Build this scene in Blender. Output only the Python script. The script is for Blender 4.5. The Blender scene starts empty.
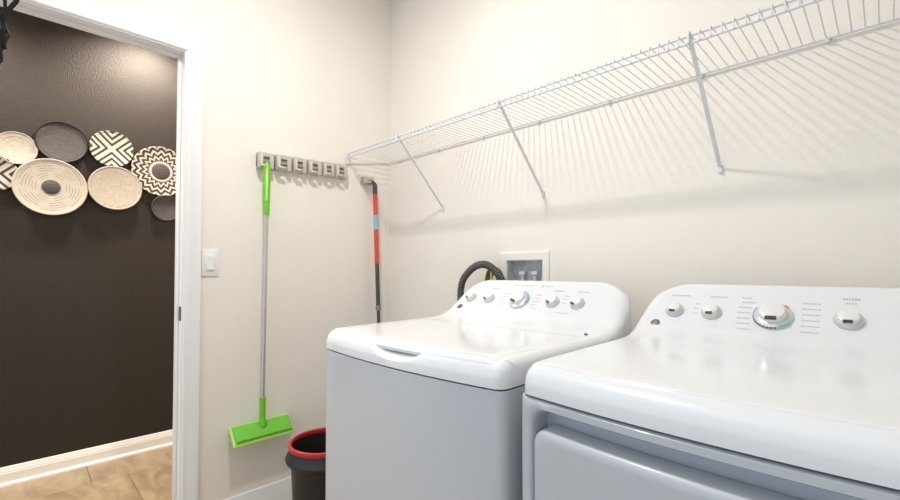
import bpy, bmesh, math, random
from mathutils import Vector, Matrix

random.seed(7)
scene = bpy.context.scene
COL = scene.collection
R = math.radians
PI = math.pi

# ------------------------------------------------------------------ camera
F_PX = 436.5
PITCH = R(1.2)
cam_data = bpy.data.cameras.new('camera')
cam = bpy.data.objects.new('camera', cam_data)
COL.objects.link(cam)
cam_data.sensor_fit = 'HORIZONTAL'
cam_data.sensor_width = 36.0
cam_data.lens = F_PX / 900.0 * 36.0
cam_data.shift_y = (20.0 - F_PX * math.tan(PITCH)) / 900.0
cam_data.clip_start = 0.02
cam.location = (2.03, -1.55, 1.128)
cam.rotation_euler = (R(90) + PITCH, 0, R(180 - 45.1 - 90))
scene.camera = cam

# ------------------------------------------------------------------ world, lights, exposure
world = bpy.data.worlds.new('world')
scene.world = world
world.use_nodes = True
bg = world.node_tree.nodes['Background']
bg.inputs['Color'].default_value = (0.74, 0.87, 1.0, 1)
bg.inputs['Strength'].default_value = 1.0

def add_light(name, kind, loc, power, color, size=0.1, rot=(0, 0, 0), spread=None, angle=None):
    d = bpy.data.lights.new(name, kind)
    d.energy = power
    d.color = color
    if kind in ('POINT', 'SPOT'):
        d.shadow_soft_size = size
    if kind == 'AREA':
        d.shape = 'DISK'
        d.size = size
        if spread:
            d.spread = spread
    if kind == 'SPOT':
        d.spot_size = angle
        d.spot_blend = 0.6
    o = bpy.data.objects.new(name, d)
    o.location = loc
    o.rotation_euler = rot
    COL.objects.link(o)
    return o

add_light('laundry_lamp_light', 'AREA', (0.98, -1.04, 2.69), 18.5, (1.0, 0.975, 0.955), 0.09)
# added fill spot, aimed up so the ceiling spreads its light
add_light('bounce_fill', 'SPOT', (1.4, -2.2, 1.75), 50, (1.0, 0.98, 0.95), 0.05, rot=(R(180), 0, 0), angle=R(120))
add_light('hall_downlight_light', 'SPOT', (-0.90, -0.95, 2.70), 135, (1.0, 0.86, 0.71), 0.05, angle=R(140))
add_light('hall_downlight_light', 'SPOT', (-0.90, -2.05, 2.70), 135, (1.0, 0.86, 0.71), 0.05, angle=R(140))

vs = scene.view_settings
scene.display_settings.display_device = 'sRGB'
vs.view_transform = 'Standard'
vs.look = 'None'
vs.gamma = 1.0
vs.use_curve_mapping = False
vs.exposure = 0.10


# ------------------------------------------------------------------ materials
def mat(name, color, rough=0.5, metallic=0.0, bump=None, var=None, coat=0.0, emit=None, spec=0.5):
    """bump=(scale, strength, distance); var=(scale, amount, detail): fine colour variation of the stuff itself."""
    m = bpy.data.materials.new(name)
    m.use_nodes = True
    nt = m.node_tree
    b = nt.nodes['Principled BSDF']
    b.inputs['Base Color'].default_value = (*color, 1)
    b.inputs['Roughness'].default_value = rough
    b.inputs['Metallic'].default_value = metallic
    b.inputs['Specular IOR Level'].default_value = spec
    if coat:
        b.inputs['Coat Weight'].default_value = coat
        b.inputs['Coat Roughness'].default_value = 0.08
    tc = nt.nodes.new('ShaderNodeTexCoord')
    if var:
        n = nt.nodes.new('ShaderNodeTexNoise')
        n.inputs['Scale'].default_value = var[0]
        n.inputs['Detail'].default_value = var[2] if len(var) > 2 else 3
        nt.links.new(tc.outputs['Object'], n.inputs['Vector'])
        r = nt.nodes.new('ShaderNodeValToRGB')
        a = var[1]
        r.color_ramp.elements[0].position = 0.3
        r.color_ramp.elements[1].position = 0.7
        r.color_ramp.elements[0].color = (*[max(0, c * (1 - a)) for c in color], 1)
        r.color_ramp.elements[1].color = (*[min(1, c * (1 + a)) for c in color], 1)
        nt.links.new(n.outputs['Fac'], r.inputs['Fac'])
        nt.links.new(r.outputs['Color'], b.inputs['Base Color'])
    if bump:
        n = nt.nodes.new('ShaderNodeTexNoise')
        n.inputs['Scale'].default_value = bump[0]
        n.inputs['Detail'].default_value = 2
        nt.links.new(tc.outputs['Object'], n.inputs['Vector'])
        bp = nt.nodes.new('ShaderNodeBump')
        bp.inputs['Strength'].default_value = bump[1]
        bp.inputs['Distance'].default_value = bump[2]
        nt.links.new(n.outputs['Fac'], bp.inputs['Height'])
        nt.links.new(bp.outputs['Normal'], b.inputs['Normal'])
    if emit:
        b.inputs['Emission Color'].default_value = (*emit[0], 1)
        b.inputs['Emission Strength'].default_value = emit[1]
    return m

M = {}
M['wall'] = mat('wall_paint', (0.875, 0.815, 0.735), 0.75, bump=(170, 0.25, 0.002), var=(3, 0.02))
M['dark_wall'] = mat('dark_wall_paint', (0.022, 0.0175, 0.015), 0.52, bump=(140, 0.55, 0.004), var=(60, 0.12), spec=0.36)
M['ceiling'] = mat('ceiling_paint', (0.86, 0.84, 0.80), 0.9, bump=(120, 0.3, 0.003))
M['trim'] = mat('trim_paint', (0.86, 0.85, 0.83), 0.35, var=(8, 0.01))
M['grout'] = mat('grout', (0.26, 0.19, 0.12), 0.9, bump=(300, 0.3, 0.001))
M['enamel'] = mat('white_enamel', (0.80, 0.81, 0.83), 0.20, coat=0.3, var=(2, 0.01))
M['panel_shaded'] = mat('sheet_metal_shaded', (0.535, 0.56, 0.60), 0.34, coat=0.1, var=(2, 0.01))  # white paint, with the cool shade on the fronts put into the colour
M['door_shaded'] = mat('door_metal_shaded', (0.535, 0.56, 0.60), 0.34, coat=0.1, var=(2, 0.01))  # same white paint as the cabinets, front shade in its colour too
M['gap_dark'] = mat('dark_gasket', (0.03, 0.03, 0.035), 0.8, var=(40, 0.1))
M['knob_white'] = mat('knob_plastic', (0.80, 0.79, 0.77), 0.3, var=(20, 0.01))
M['knob_side'] = mat('knob_skirt_plastic', (0.66, 0.66, 0.65), 0.25, metallic=0.3, var=(20, 0.01))
M['mark'] = mat('printed_grey', (0.47, 0.47, 0.50), 0.5, var=(90, 0.1))
M['mark_dark'] = mat('printed_dark', (0.05, 0.05, 0.055), 0.4, var=(90, 0.1))
M['mark_teal'] = mat('printed_teal', (0.24, 0.47, 0.57), 0.4, var=(90, 0.1))
M['mark_red'] = mat('printed_red', (0.60, 0.12, 0.08), 0.4, var=(90, 0.1))
M['badge'] = mat('badge_silver', (0.32, 0.30, 0.28), 0.3, metallic=0.6, var=(90, 0.1))
M['wire'] = mat('vinyl_wire', (0.74, 0.75, 0.76), 0.4, var=(30, 0.02))
M['clip'] = mat('clip_plastic', (0.74, 0.74, 0.73), 0.5, var=(30, 0.02))
M['holder'] = mat('holder_plastic', (0.55, 0.51, 0.43), 0.55, var=(40, 0.05))
M['holder_light'] = mat('holder_hook_plastic', (0.66, 0.62, 0.54), 0.5, var=(40, 0.05))
M['rubber'] = mat('rubber_grey', (0.17, 0.16, 0.15), 0.8, var=(60, 0.1))
M['roller'] = mat('roller_rubber', (0.30, 0.28, 0.25), 0.8, var=(60, 0.08))
M['green'] = mat('mop_green', (0.17, 0.56, 0.035), 0.4, var=(25, 0.05))
M['green_light'] = mat('mop_green_light', (0.55, 0.84, 0.22), 0.5, var=(25, 0.05))
M['steel'] = mat('brushed_steel', (0.62, 0.60, 0.56), 0.35, metallic=0.8, var=(60, 0.04))
M['pole_dark'] = mat('pole_dark_grey', (0.075, 0.072, 0.07), 0.4, var=(60, 0.08))
M['pole_red'] = mat('pole_red', (0.70, 0.085, 0.04), 0.4, var=(60, 0.05))
M['pole_blue'] = mat('pole_sticker', (0.25, 0.52, 0.64), 0.4, var=(60, 0.1))
M['bin_black'] = mat('bin_black_plastic', (0.014, 0.012, 0.012), 0.45, bump=(200, 0.1, 0.001), var=(40, 0.1))
M['bin_red'] = mat('bin_red_plastic', (0.52, 0.02, 0.028), 0.35, var=(40, 0.05))
M['hose'] = mat('corrugated_hose', (0.095, 0.085, 0.082), 0.55, var=(60, 0.1))
M['hose_olive'] = mat('olive_hose', (0.075, 0.085, 0.022), 0.6, var=(60, 0.1))
M['tag_yellow'] = mat('yellow_green_tag', (0.62, 0.70, 0.10), 0.5, var=(60, 0.05))
M['box_grey'] = mat('outlet_box_grey', (0.66, 0.66, 0.69), 0.6, var=(45, 0.22, 5))
M['box_frame'] = mat('outlet_frame_plastic', (0.86, 0.83, 0.77), 0.5, var=(30, 0.01))
M['switch'] = mat('switch_plastic', (0.84, 0.83, 0.80), 0.35, var=(30, 0.01))
M['brass'] = mat('strike_metal', (0.22, 0.19, 0.16), 0.35, metallic=0.9, var=(60, 0.05))
M['glass_lamp'] = mat('lamp_glass', (0.9, 0.88, 0.84), 0.4, emit=((1.0, 0.93, 0.83), 4.0))
M['basket_cream'] = mat('basket_cream', (0.40, 0.365, 0.315), 0.85, bump=(120, 0.5, 0.004), var=(60, 0.10))
M['basket_black'] = mat('basket_black', (0.060, 0.055, 0.056), 0.75, bump=(120, 0.5, 0.004), var=(60, 0.10))
M['basket_rim'] = mat('basket_rim_black', (0.016, 0.014, 0.014), 0.7, bump=(160, 0.4, 0.003), var=(60, 0.10), spec=0.15)
M['twig'] = mat('dark_twig', (0.014, 0.012, 0.012), 0.8, bump=(90, 0.5, 0.003), var=(60, 0.15), spec=0.2)


def tile_material():
    m = bpy.data.materials.new('travertine_tile')
    m.use_nodes = True
    nt = m.node_tree
    b = nt.nodes['Principled BSDF']
    b.inputs['Roughness'].default_value = 0.38
    tc = nt.nodes.new('ShaderNodeTexCoord')
    oi = nt.nodes.new('ShaderNodeObjectInfo')
    mp = nt.nodes.new('ShaderNodeMapping')
    mp.inputs['Scale'].default_value = (3.0, 6.5, 3.0)
    add = nt.nodes.new('ShaderNodeVectorMath')
    add.operation = 'ADD'
    mul = nt.nodes.new('ShaderNodeMath')
    mul.operation = 'MULTIPLY'
    mul.inputs[1].default_value = 20
    nt.links.new(oi.outputs['Random'], mul.inputs[0])
    nt.links.new(tc.outputs['Object'], add.inputs[0])
    nt.links.new(mul.outputs[0], add.inputs[1])
    nt.links.new(add.outputs[0], mp.inputs['Vector'])
    n = nt.nodes.new('ShaderNodeTexNoise')
    n.inputs['Scale'].default_value = 1.6
    n.inputs['Detail'].default_value = 6
    n.inputs['Distortion'].default_value = 1.2
    nt.links.new(mp.outputs[0], n.inputs['Vector'])
    r = nt.nodes.new('ShaderNodeValToRGB')
    r.color_ramp.elements[0].position = 0.3
    r.color_ramp.elements[0].color = (0.26, 0.19, 0.115, 1)
    r.color_ramp.elements[1].position = 0.7
    r.color_ramp.elements[1].color = (0.45, 0.355, 0.23, 1)
    nt.links.new(n.outputs['Fac'], r.inputs['Fac'])
    nt.links.new(r.outputs['Color'], b.inputs['Base Color'])
    return m
M['tile'] = tile_material()


# woven patterns, printed in the fibre colours of each basket; coordinates are the basket's own
CREAM = (0.45, 0.42, 0.37, 1)
BLACK = (0.030, 0.026, 0.025, 1)

def pattern_material(name, kind):
    m = bpy.data.materials.new(name)
    m.use_nodes = True
    nt = m.node_tree
    L = nt.links.new
    b = nt.nodes['Principled BSDF']
    b.inputs['Roughness'].default_value = 0.85
    tc = nt.nodes.new('ShaderNodeTexCoord')
    sep = nt.nodes.new('ShaderNodeSeparateXYZ')
    L(tc.outputs['Object'], sep.inputs[0])
    X, Y = sep.outputs['X'], sep.outputs['Y']

    def op(o, a, c=None, d=None):
        n = nt.nodes.new('ShaderNodeMath')
        n.operation = o
        for i, v in enumerate((a, c, d)):
            if v is None:
                continue
            if isinstance(v, (int, float)):
                n.inputs[i].default_value = v
            else:
                L(v, n.inputs[i])
        return n.outputs[0]
    rr = op('SQRT', op('ADD', op('MULTIPLY', X, X), op('MULTIPLY', Y, Y)))
    th = op('ARCTAN2', Y, X)
    if kind == 'pinwheel':
        # four quadrants of chevron stripes
        ax, ay = op('ABSOLUTE', X), op('ABSOLUTE', Y)
        quad = op('GREATER_THAN', op('MULTIPLY', X, Y), 0.0)
        d = op('SUBTRACT', ax, ay)
        ad = op('ABSOLUTE', d)
        st = op('FRACT', op('MULTIPLY', op('ADD', ad, 0.004), 1 / 0.036))
        black = op('GREATER_THAN', st, 0.52)
    elif kind == 'zigzag':
        n = 18
        tri = op('PINGPONG', op('MULTIPLY', op('ADD', th, PI), n / PI), 1.0)
        rad = op('SUBTRACT', rr, op('MULTIPLY', tri, 0.022))
        st = op('FRACT', op('MULTIPLY', rad, 1 / 0.033))
        ring = op('GREATER_THAN', st, 0.48)
        centre = op('LESS_THAN', rr, 0.050)
        border = op('GREATER_THAN', rr, 0.064)
        black = op('MAXIMUM', op('MULTIPLY', ring, border), centre)
    else:  # maze: cream field, black centre, thin concentric square-ish dashes
        st = op('FRACT', op('MULTIPLY', rr, 1 / 0.013))
        ring = op('GREATER_THAN', st, 0.82)
        seg = op('GREATER_THAN', op('SINE', op('ADD', op('MULTIPLY', th, 6.0), op('MULTIPLY', op('FLOOR', op('MULTIPLY', rr, 1 / 0.039)), 1.6))), -0.35)
        inside = op('MULTIPLY', op('GREATER_THAN', rr, 0.060), op('LESS_THAN', rr, 0.136))
        centre = op('LESS_THAN', rr, 0.039)
        black = op('MAXIMUM', op('MULTIPLY', op('MULTIPLY', op('MULTIPLY', ring, seg), inside), 0.6), centre)
    mx = nt.nodes.new('ShaderNodeMix')
    mx.data_type = 'RGBA'
    L(black, mx.inputs[0])
    mx.inputs[6].default_value = CREAM
    mx.inputs[7].default_value = BLACK
    L(mx.outputs[2], b.inputs['Base Color'])
    nz = nt.nodes.new('ShaderNodeTexNoise')
    nz.inputs['Scale'].default_value = 130
    L(tc.outputs['Object'], nz.inputs['Vector'])
    bp = nt.nodes.new('ShaderNodeBump')
    bp.inputs['Strength'].default_value = 0.4
    bp.inputs['Distance'].default_value = 0.003
    L(nz.outputs['Fac'], bp.inputs['Height'])
    L(bp.outputs['Normal'], b.inputs['Normal'])
    return m
M['pinwheel'] = pattern_material('basket_pinwheel', 'pinwheel')
M['zigzag'] = pattern_material('basket_zigzag', 'zigzag')
M['maze'] = pattern_material('basket_maze', 'maze')


# ------------------------------------------------------------------ mesh helpers
class MB:
    """collects geometry in world (or the root's local) coordinates"""
    def __init__(self):
        self.v, self.f, self.smooth = [], [], []

    def add(self, verts, faces, smooth=False):
        o = len(self.v)
        self.v += [tuple(p) for p in verts]
        self.f += [tuple(i + o for i in f) for f in faces]
        self.smooth += [smooth] * len(faces)
        return self

    def box(self, x0, x1, y0, y1, z0, z1, bev=0.0):
        if bev <= 0:
            vs_ = [(x, y, z) for z in (z0, z1) for y in (y0, y1) for x in (x0, x1)]
            return self.add(vs_, [(0, 2, 3, 1), (4, 5, 7, 6), (0, 1, 5, 4), (2, 6, 7, 3), (0, 4, 6, 2), (1, 3, 7, 5)])
        bm = bmesh.new()
        bmesh.ops.create_cube(bm, size=1.0)
        bmesh.ops.scale(bm, vec=(x1 - x0, y1 - y0, z1 - z0), verts=bm.verts)
        bmesh.ops.translate(bm, vec=((x0 + x1) / 2, (y0 + y1) / 2, (z0 + z1) / 2), verts=bm.verts)
        bmesh.ops.bevel(bm, geom=list(bm.edges), offset=bev, segments=2, profile=0.5, affect='EDGES')
        bm.verts.index_update()
        self.add([v.co[:] for v in bm.verts], [[v.index for v in f.verts] for f in bm.faces], True)
        bm.free()
        return self

    def tube(self, pts, r, seg=10, caps=True, smooth=True):
        """r: a number or one per point"""
        pts = [Vector(p) for p in pts]
        n = len(pts)
        rs = r if isinstance(r, (list, tuple)) else [r] * n
        verts, faces = [], []
        t0 = (pts[1] - pts[0]).normalized()
        ref = Vector((0, 0, 1)) if abs(t0.z) < 0.9 else Vector((1, 0, 0))
        u = t0.cross(ref).normalized()
        for i, p in enumerate(pts):
            t = (pts[min(i + 1, n - 1)] - pts[max(i - 1, 0)]).normalized()
            u = (u - t * u.dot(t)).normalized()
            w = t.cross(u)
            for k in range(seg):
                a = 2 * PI * k / seg
                verts.append(p + (u * math.cos(a) + w * math.sin(a)) * rs[i])
        for i in range(n - 1):
            for k in range(seg):
                k2 = (k + 1) % seg
                faces.append((i * seg + k, i * seg + k2, (i + 1) * seg + k2, (i + 1) * seg + k))
        self.add(verts, faces, smooth)
        if caps:
            self.add(verts[:seg], [tuple(reversed(range(seg)))])
            self.add(verts[-seg:], [tuple(range(seg))])
        return self

    def lathe(self, prof, seg=32, mtx=None, close=False):
        """prof: list of (r, z) around local z"""
        mtx = mtx or Matrix()
        verts, faces = [], []
        n = len(prof)
        for r, z in prof:
            for k in range(seg):
                a = 2 * PI * k / seg
                verts.append(mtx @ Vector((r * math.cos(a), r * math.sin(a), z)))
        for i in range(n - 1 if not close else n):
            j = (i + 1) % n
            for k in range(seg):
                k2 = (k + 1) % seg
                faces.append((i * seg + k, i * seg + k2, j * seg + k2, j * seg + k))
        self.add(verts, faces, True)
        if not close:
            if prof[0][0] > 1e-5:
                self.add(verts[:seg], [tuple(reversed(range(seg)))])
            if prof[-1][0] > 1e-5:
                self.add(verts[-seg:], [tuple(range(seg))])
        return self

    def prism(self, outline, axis, a, b, smooth=False):
        """extrude a 2-D outline along 'x', 'y' or 'z' from a to b"""
        def P(p, t):
            return {'x': (t, p[0], p[1]), 'y': (p[0], t, p[1]), 'z': (p[0], p[1], t)}[axis]
        n = len(outline)
        verts = [P(p, a) for p in outline] + [P(p, b) for p in outline]
        self.add(verts, [(i, (i + 1) % n, n + (i + 1) % n, n + i) for i in range(n)], smooth)
        self.add(verts[:n], [tuple(reversed(range(n)))])
        self.add(verts[n:], [tuple(range(n))])
        return self

    def grid(self, rows, smooth=True):
        m = len(rows[0])
        verts = [p for r in rows for p in r]
        faces = [(i * m + j, i * m + j + 1, (i + 1) * m + j + 1, (i + 1) * m + j)
                 for i in range(len(rows) - 1) for j in range(m - 1)]
        return self.add(verts, faces, smooth)

    def build(self, name, material, parent=None, sharp=R(38)):
        off = Vector((0, 0, 0))
        p = parent
        while p is not None:
            off += p.location
            p = p.parent
        me = bpy.data.meshes.new(name)
        me.from_pydata([tuple(Vector(v) - off) for v in self.v], [], self.f)
        me.materials.append(M[material] if isinstance(material, str) else material)
        bm = bmesh.new()
        bm.from_mesh(me)
        bmesh.ops.remove_doubles(bm, verts=bm.verts, dist=1e-6)
        bmesh.ops.recalc_face_normals(bm, faces=bm.faces)
        bm.to_mesh(me)
        bm.free()
        me.polygons.foreach_set('use_smooth', [True] * len(me.polygons))
        me.set_sharp_from_angle(angle=sharp)
        o = bpy.data.objects.new(name, me)
        COL.objects.link(o)
        if parent:
            o.parent = parent
        return o


def thing(name, label, cat, loc, group=None):
    o = bpy.data.objects.new(name, None)
    o.empty_display_size = 0.05
    COL.objects.link(o)
    o.location = loc
    o['label'] = label
    o['category'] = cat
    if group:
        o['group'] = group
    return o

def tag(o, label, cat, group=None):
    o['label'] = label
    o['category'] = cat
    if group:
        o['group'] = group
    return o

def struct(o, label=None, cat=None):
    o['kind'] = 'structure'
    if label:
        o['label'] = label
    if cat:
        o['category'] = cat
    return o

def catmull(pts, per=6):
    out = []
    P = [Vector(p) for p in pts]
    P = [P[0] * 2 - P[1]] + P + [P[-1] * 2 - P[-2]]
    for i in range(1, len(P) - 2):
        for k in range(per):
            t = k / per
            a, b, c, d = P[i - 1], P[i], P[i + 1], P[i + 2]
            out.append(0.5 * ((2 * b) + (c - a) * t + (2 * a - 5 * b + 4 * c - d) * t * t + (3 * b - a - 3 * c + d) * t ** 3))
    out.append(P[-2])
    return out

def rrect(x0, x1, z0, z1, r, n=6):
    out = []
    for cx, cz, a0 in ((x1 - r, z1 - r, 0), (x0 + r, z1 - r, 90), (x0 + r, z0 + r, 180), (x1 - r, z0 + r, 270)):
        for k in range(n + 1):
            a = R(a0 + 90 * k / n)
            out.append((cx + r * math.cos(a), cz + r * math.sin(a)))
    return out


# ------------------------------------------------------------------ the room
CEIL = 2.76
HALL_X = -1.25
WT = 0.075              # laundry / hall partition thickness
Y_END = -2.75           # rooms go on behind the camera
X_END = 3.0
DOOR_R, DOOR_L, DOOR_H = -1.060, -1.885, 2.028

# floor: mortar bed with single tiles on it
floor = struct(MB().box(HALL_X - 0.1, X_END, Y_END, 0.12, -0.06, -0.004).build('floor', 'grout'), 'mottled tan stone tile floor in the hall and laundry room', 'floor')
TILE, GAP = 0.4572, 0.0045
tile_cache = {}
def tile_mesh(w, d):
    key = (round(w, 3), round(d, 3))
    if key not in tile_cache:
        b = 0.0025
        mb = MB()
        vs_ = [(0, 0, -0.008), (w, 0, -0.008), (w, d, -0.008), (0, d, -0.008),
               (0, 0, -b), (w, 0, -b), (w, d, -b), (0, d, -b),
               (b, b, 0), (w - b, b, 0), (w - b, d - b, 0), (b, d - b, 0)]
        fs = [(3, 2, 1, 0), (8, 9, 10, 11)]
        for i in range(4):
            j = (i + 1) % 4
            fs += [(i, j, 4 + j, 4 + i), (4 + i, 4 + j, 8 + j, 8 + i)]
        me = bpy.data.meshes.new('tile')
        me.from_pydata(vs_, [], fs)
        me.materials.append(M['tile'])
        tile_cache[key] = me
    return tile_cache[key]
cols = []
x = -0.968 - TILE
k = -1
while x < X_END:
    cols.append((k, x))
    x += TILE
    k += 1
for k, x in cols:
    y = -1.232 + 0.154 * (k + 1)
    y -= math.ceil((y - Y_END) / TILE) * TILE
    while y < 0.1:
        x0, x1 = max(x + GAP / 2, HALL_X), min(x + TILE - GAP / 2, X_END)
        y0, y1 = max(y + GAP / 2, Y_END), min(y + TILE - GAP / 2, 0.1)
        if x1 - x0 > 0.03 and y1 - y0 > 0.03:
            t = bpy.data.objects.new('tile', tile_mesh(x1 - x0, y1 - y0))
            t.location = (x0, y0, 0)
            COL.objects.link(t)
            t.parent = floor
        y += TILE

struct(MB().box(HALL_X - 0.1, X_END, Y_END, 0.12, CEIL, CEIL + 0.08).build('ceiling', 'ceiling'), 'off-white ceiling above the laundry room', 'ceiling')
# partition with the doorway
JT = 0.018
w = MB()
w.box(-WT, 0, DOOR_R + JT, 0.0, -0.05, CEIL)
w.box(-WT, 0, DOOR_L - JT, DOOR_R + JT, DOOR_H + JT, CEIL)
w.box(-WT, 0, Y_END, DOOR_L - JT, -0.05, CEIL)
struct(w.build('wall_left', 'wall'), 'cream textured wall with the doorway and hung mops', 'wall')
# back wall with the opening of the water outlet box
BX0, BX1, BZ0, BZ1 = 0.842, 1.030, 0.975, 1.170
w = MB()
w.box(-WT, BX0, 0, 0.12, -0.05, CEIL)
w.box(BX1, X_END, 0, 0.12, -0.05, CEIL)
w.box(BX0, BX1, 0, 0.12, -0.05, BZ0)
w.box(BX0, BX1, 0, 0.12, BZ1, CEIL)
struct(w.build('wall_back', 'wall'), 'cream textured wall behind the washer and dryer', 'wall')
struct(MB().box(X_END, X_END + 0.1, Y_END, 0.12, -0.05, CEIL).build('wall_right', 'wall'), 'cream wall at the right end of the laundry room', 'wall')
struct(MB().box(HALL_X - 0.1, HALL_X, Y_END, 0.12, -0.05, CEIL).build('wall_hall', 'dark_wall'), 'dark brown textured hallway wall hung with woven baskets', 'wall')
struct(MB().box(HALL_X, -WT, 0.0, 0.12, -0.05, CEIL).build('wall_hall_end', 'wall'), 'cream wall closing the hallway', 'wall')

# door frame: jambs, stops and moulded casing
def casing_profile(w_, t):
    return [(0, 0), (0, t * 0.45), (0.004, t * 0.62), (0.010, t * 0.66), (0.016, t * 0.60), (0.022, t * 0.70), (w_ * 0.70, t * 0.95), (w_ * 0.86, t), (w_ - 0.004, t * 0.95), (w_, t * 0.75), (w_, 0)]
CW, CT = 0.062, 0.017
trim = MB()
prof = casing_profile(CW, CT)
IN = 0.005
def casing(mb, x_face, sgn):
    yr, yl, zt = DOOR_R + IN, DOOR_L - IN, DOOR_H + IN
    rows = []
    for d, t in prof:
        X_ = x_face + sgn * t
        rows.append([(X_, yr + d, 0.0), (X_, yr + d, zt + d), (X_, yl - d, zt + d), (X_, yl - d, 0.0)])
    mb.grid(rows, smooth=False)
casing(trim, 0.0, 1)
struct(trim.build('trim_1', 'trim', sharp=R(20)), 'white moulded door casing around the hallway doorway', 'door casing')
tr2 = MB()
casing(tr2, -WT, -1)
struct(tr2.build('trim_2', 'trim', sharp=R(20)), 'white moulded casing on the hall side of the doorway', 'door casing')
jamb = MB()
jamb.box(-WT - 0.002, 0.002, DOOR_R, DOOR_R + JT, 0.0, DOOR_H + JT)
jamb.box(-WT - 0.002, 0.002, DOOR_L - JT, DOOR_L, 0.0, DOOR_H + JT)
jamb.box(-WT - 0.002, 0.002, DOOR_L, DOOR_R, DOOR_H, DOOR_H + JT)
door = struct(jamb.build('door_1', 'trim'), 'white door jamb of the open hallway doorway', 'door frame')
st = MB()
st.box(-WT + 0.002, -WT + 0.032, DOOR_R - 0.010, DOOR_R, 0.0, DOOR_H - 0.010, 0.002)
st.box(-WT + 0.002, -WT + 0.032, DOOR_L, DOOR_L + 0.010, 0.0, DOOR_H - 0.010, 0.002)
st.box(-WT + 0.002, -WT + 0.032, DOOR_L, DOOR_R, DOOR_H - 0.010, DOOR_H, 0.002)
st.build('door_stop', 'trim', door)
sp = MB()
sp.box(-0.038, -0.008, DOOR_R - 0.002, DOOR_R + 0.001, 0.920, 0.978, 0.0008)
sp = sp.build('strike_plate', 'brass', door)
sp['label'] = 'small dark metal strike plate'

# baseboards
def baseboard(name, p0, p1, nrm, h, shoe, label):
    """profile swept along a wall from p0 to p1; nrm points into the room"""
    t = 0.014
    pr = [(0, 0), (t, 0), (t, h * 0.66), (t * 0.86, h * 0.70), (t * 0.86, h * 0.76), (t * 0.6, h * 0.84), (t * 0.5, h * 0.96), (t * 0.28, h), (0, h)]
    mb = MB()
    p0, p1, nrm = Vector(p0), Vector(p1), Vector(nrm)
    rows = [[p0 + nrm * d + Vector((0, 0, z)), p1 + nrm * d + Vector((0, 0, z))] for d, z in pr + pr[:1]]
    mb.grid(rows, smooth=False)
    for q in (0, 1):
        mb.add([r[q] for r in rows[:-1]], [tuple(range(len(pr)))])
    o = struct(mb.build(name, 'trim', sharp=R(20)), label, 'baseboard')
    if shoe:
        s = MB()
        sr = [(t, 0), (t + 0.012, 0), (t + 0.012, 0.010), (t + 0.008, 0.017), (t, 0.020)]
        rows = [[p0 + nrm * d + Vector((0, 0, z)), p1 + nrm * d + Vector((0, 0, z))] for d, z in sr + sr[:1]]
        s.grid(rows, smooth=False)
        s.build('shoe_moulding', 'trim', o, sharp=R(20))
    return o
baseboard('baseboard_left', (0, DOOR_R + IN + CW, 0), (0, 0, 0), (1, 0, 0), 0.140, False, 'white moulded baseboard below the hung mops')
baseboard('baseboard_back', (0.014, 0, 0), (X_END, 0, 0), (0, -1, 0), 0.140, False, 'white moulded baseboard behind the washer and dryer')
baseboard('baseboard_hall', (HALL_X, Y_END, 0), (HALL_X, 0.0, 0), (1, 0, 0), 0.098, True, 'white baseboard along the dark hallway wall')

# ------------------------------------------------------------------ washer and dryer
SEAM = 0.882
PROFILE = catmull([(0.0, 0.0), (0.0002, 0.013), (0.002, 0.026), (0.010, 0.043), (0.028, 0.055), (0.056, 0.0600),
                   (0.25, 0.062), (0.40, 0.0625), (0.455, 0.0635), (0.495, 0.0675), (0.530, 0.076), (0.560, 0.090), (0.590, 0.117),
                   (0.622, 0.148), (0.650, 0.175), (0.664, 0.189), (0.676, 0.199), (0.692, 0.205), (0.708, 0.201), (0.716, 0.188), (0.718, 0.146), (0.718, 0.0)], 5)
PROFILE = [(p.x, p.y) if hasattr(p, 'x') else p for p in PROFILE]
TILT = math.atan2(0.148 - 0.117, 0.622 - 0.590)

def profile_rows():
    out = []
    n = len(PROFILE)
    for i, (y, z) in enumerate(PROFILE):
        a, b = PROFILE[max(i - 1, 0)], PROFILE[min(i + 1, n - 1)]
        ty, tz = b[0] - a[0], b[1] - a[1]
        l = math.hypot(ty, tz) or 1
        out.append((y, z, -tz / l, ty / l))
    return out
ROWS = profile_rows()

def bow(xn, y):
    """front bulges a little towards the room"""
    return -0.028 * (1 - xn * xn) * max(0.0, min(1.0, (0.30 - y) / 0.30))

def inset(z):
    """console narrows towards its rounded top corners"""
    if z < 0.091:
        return 0.0
    a = 0.10 * ((z - 0.091))
    if z > 0.141:
        q = min(1.0, (z - 0.141) / 0.066)
        a += 0.062 * (1 - math.sqrt(max(0.0, 1 - q * q)))
    return a

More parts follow.
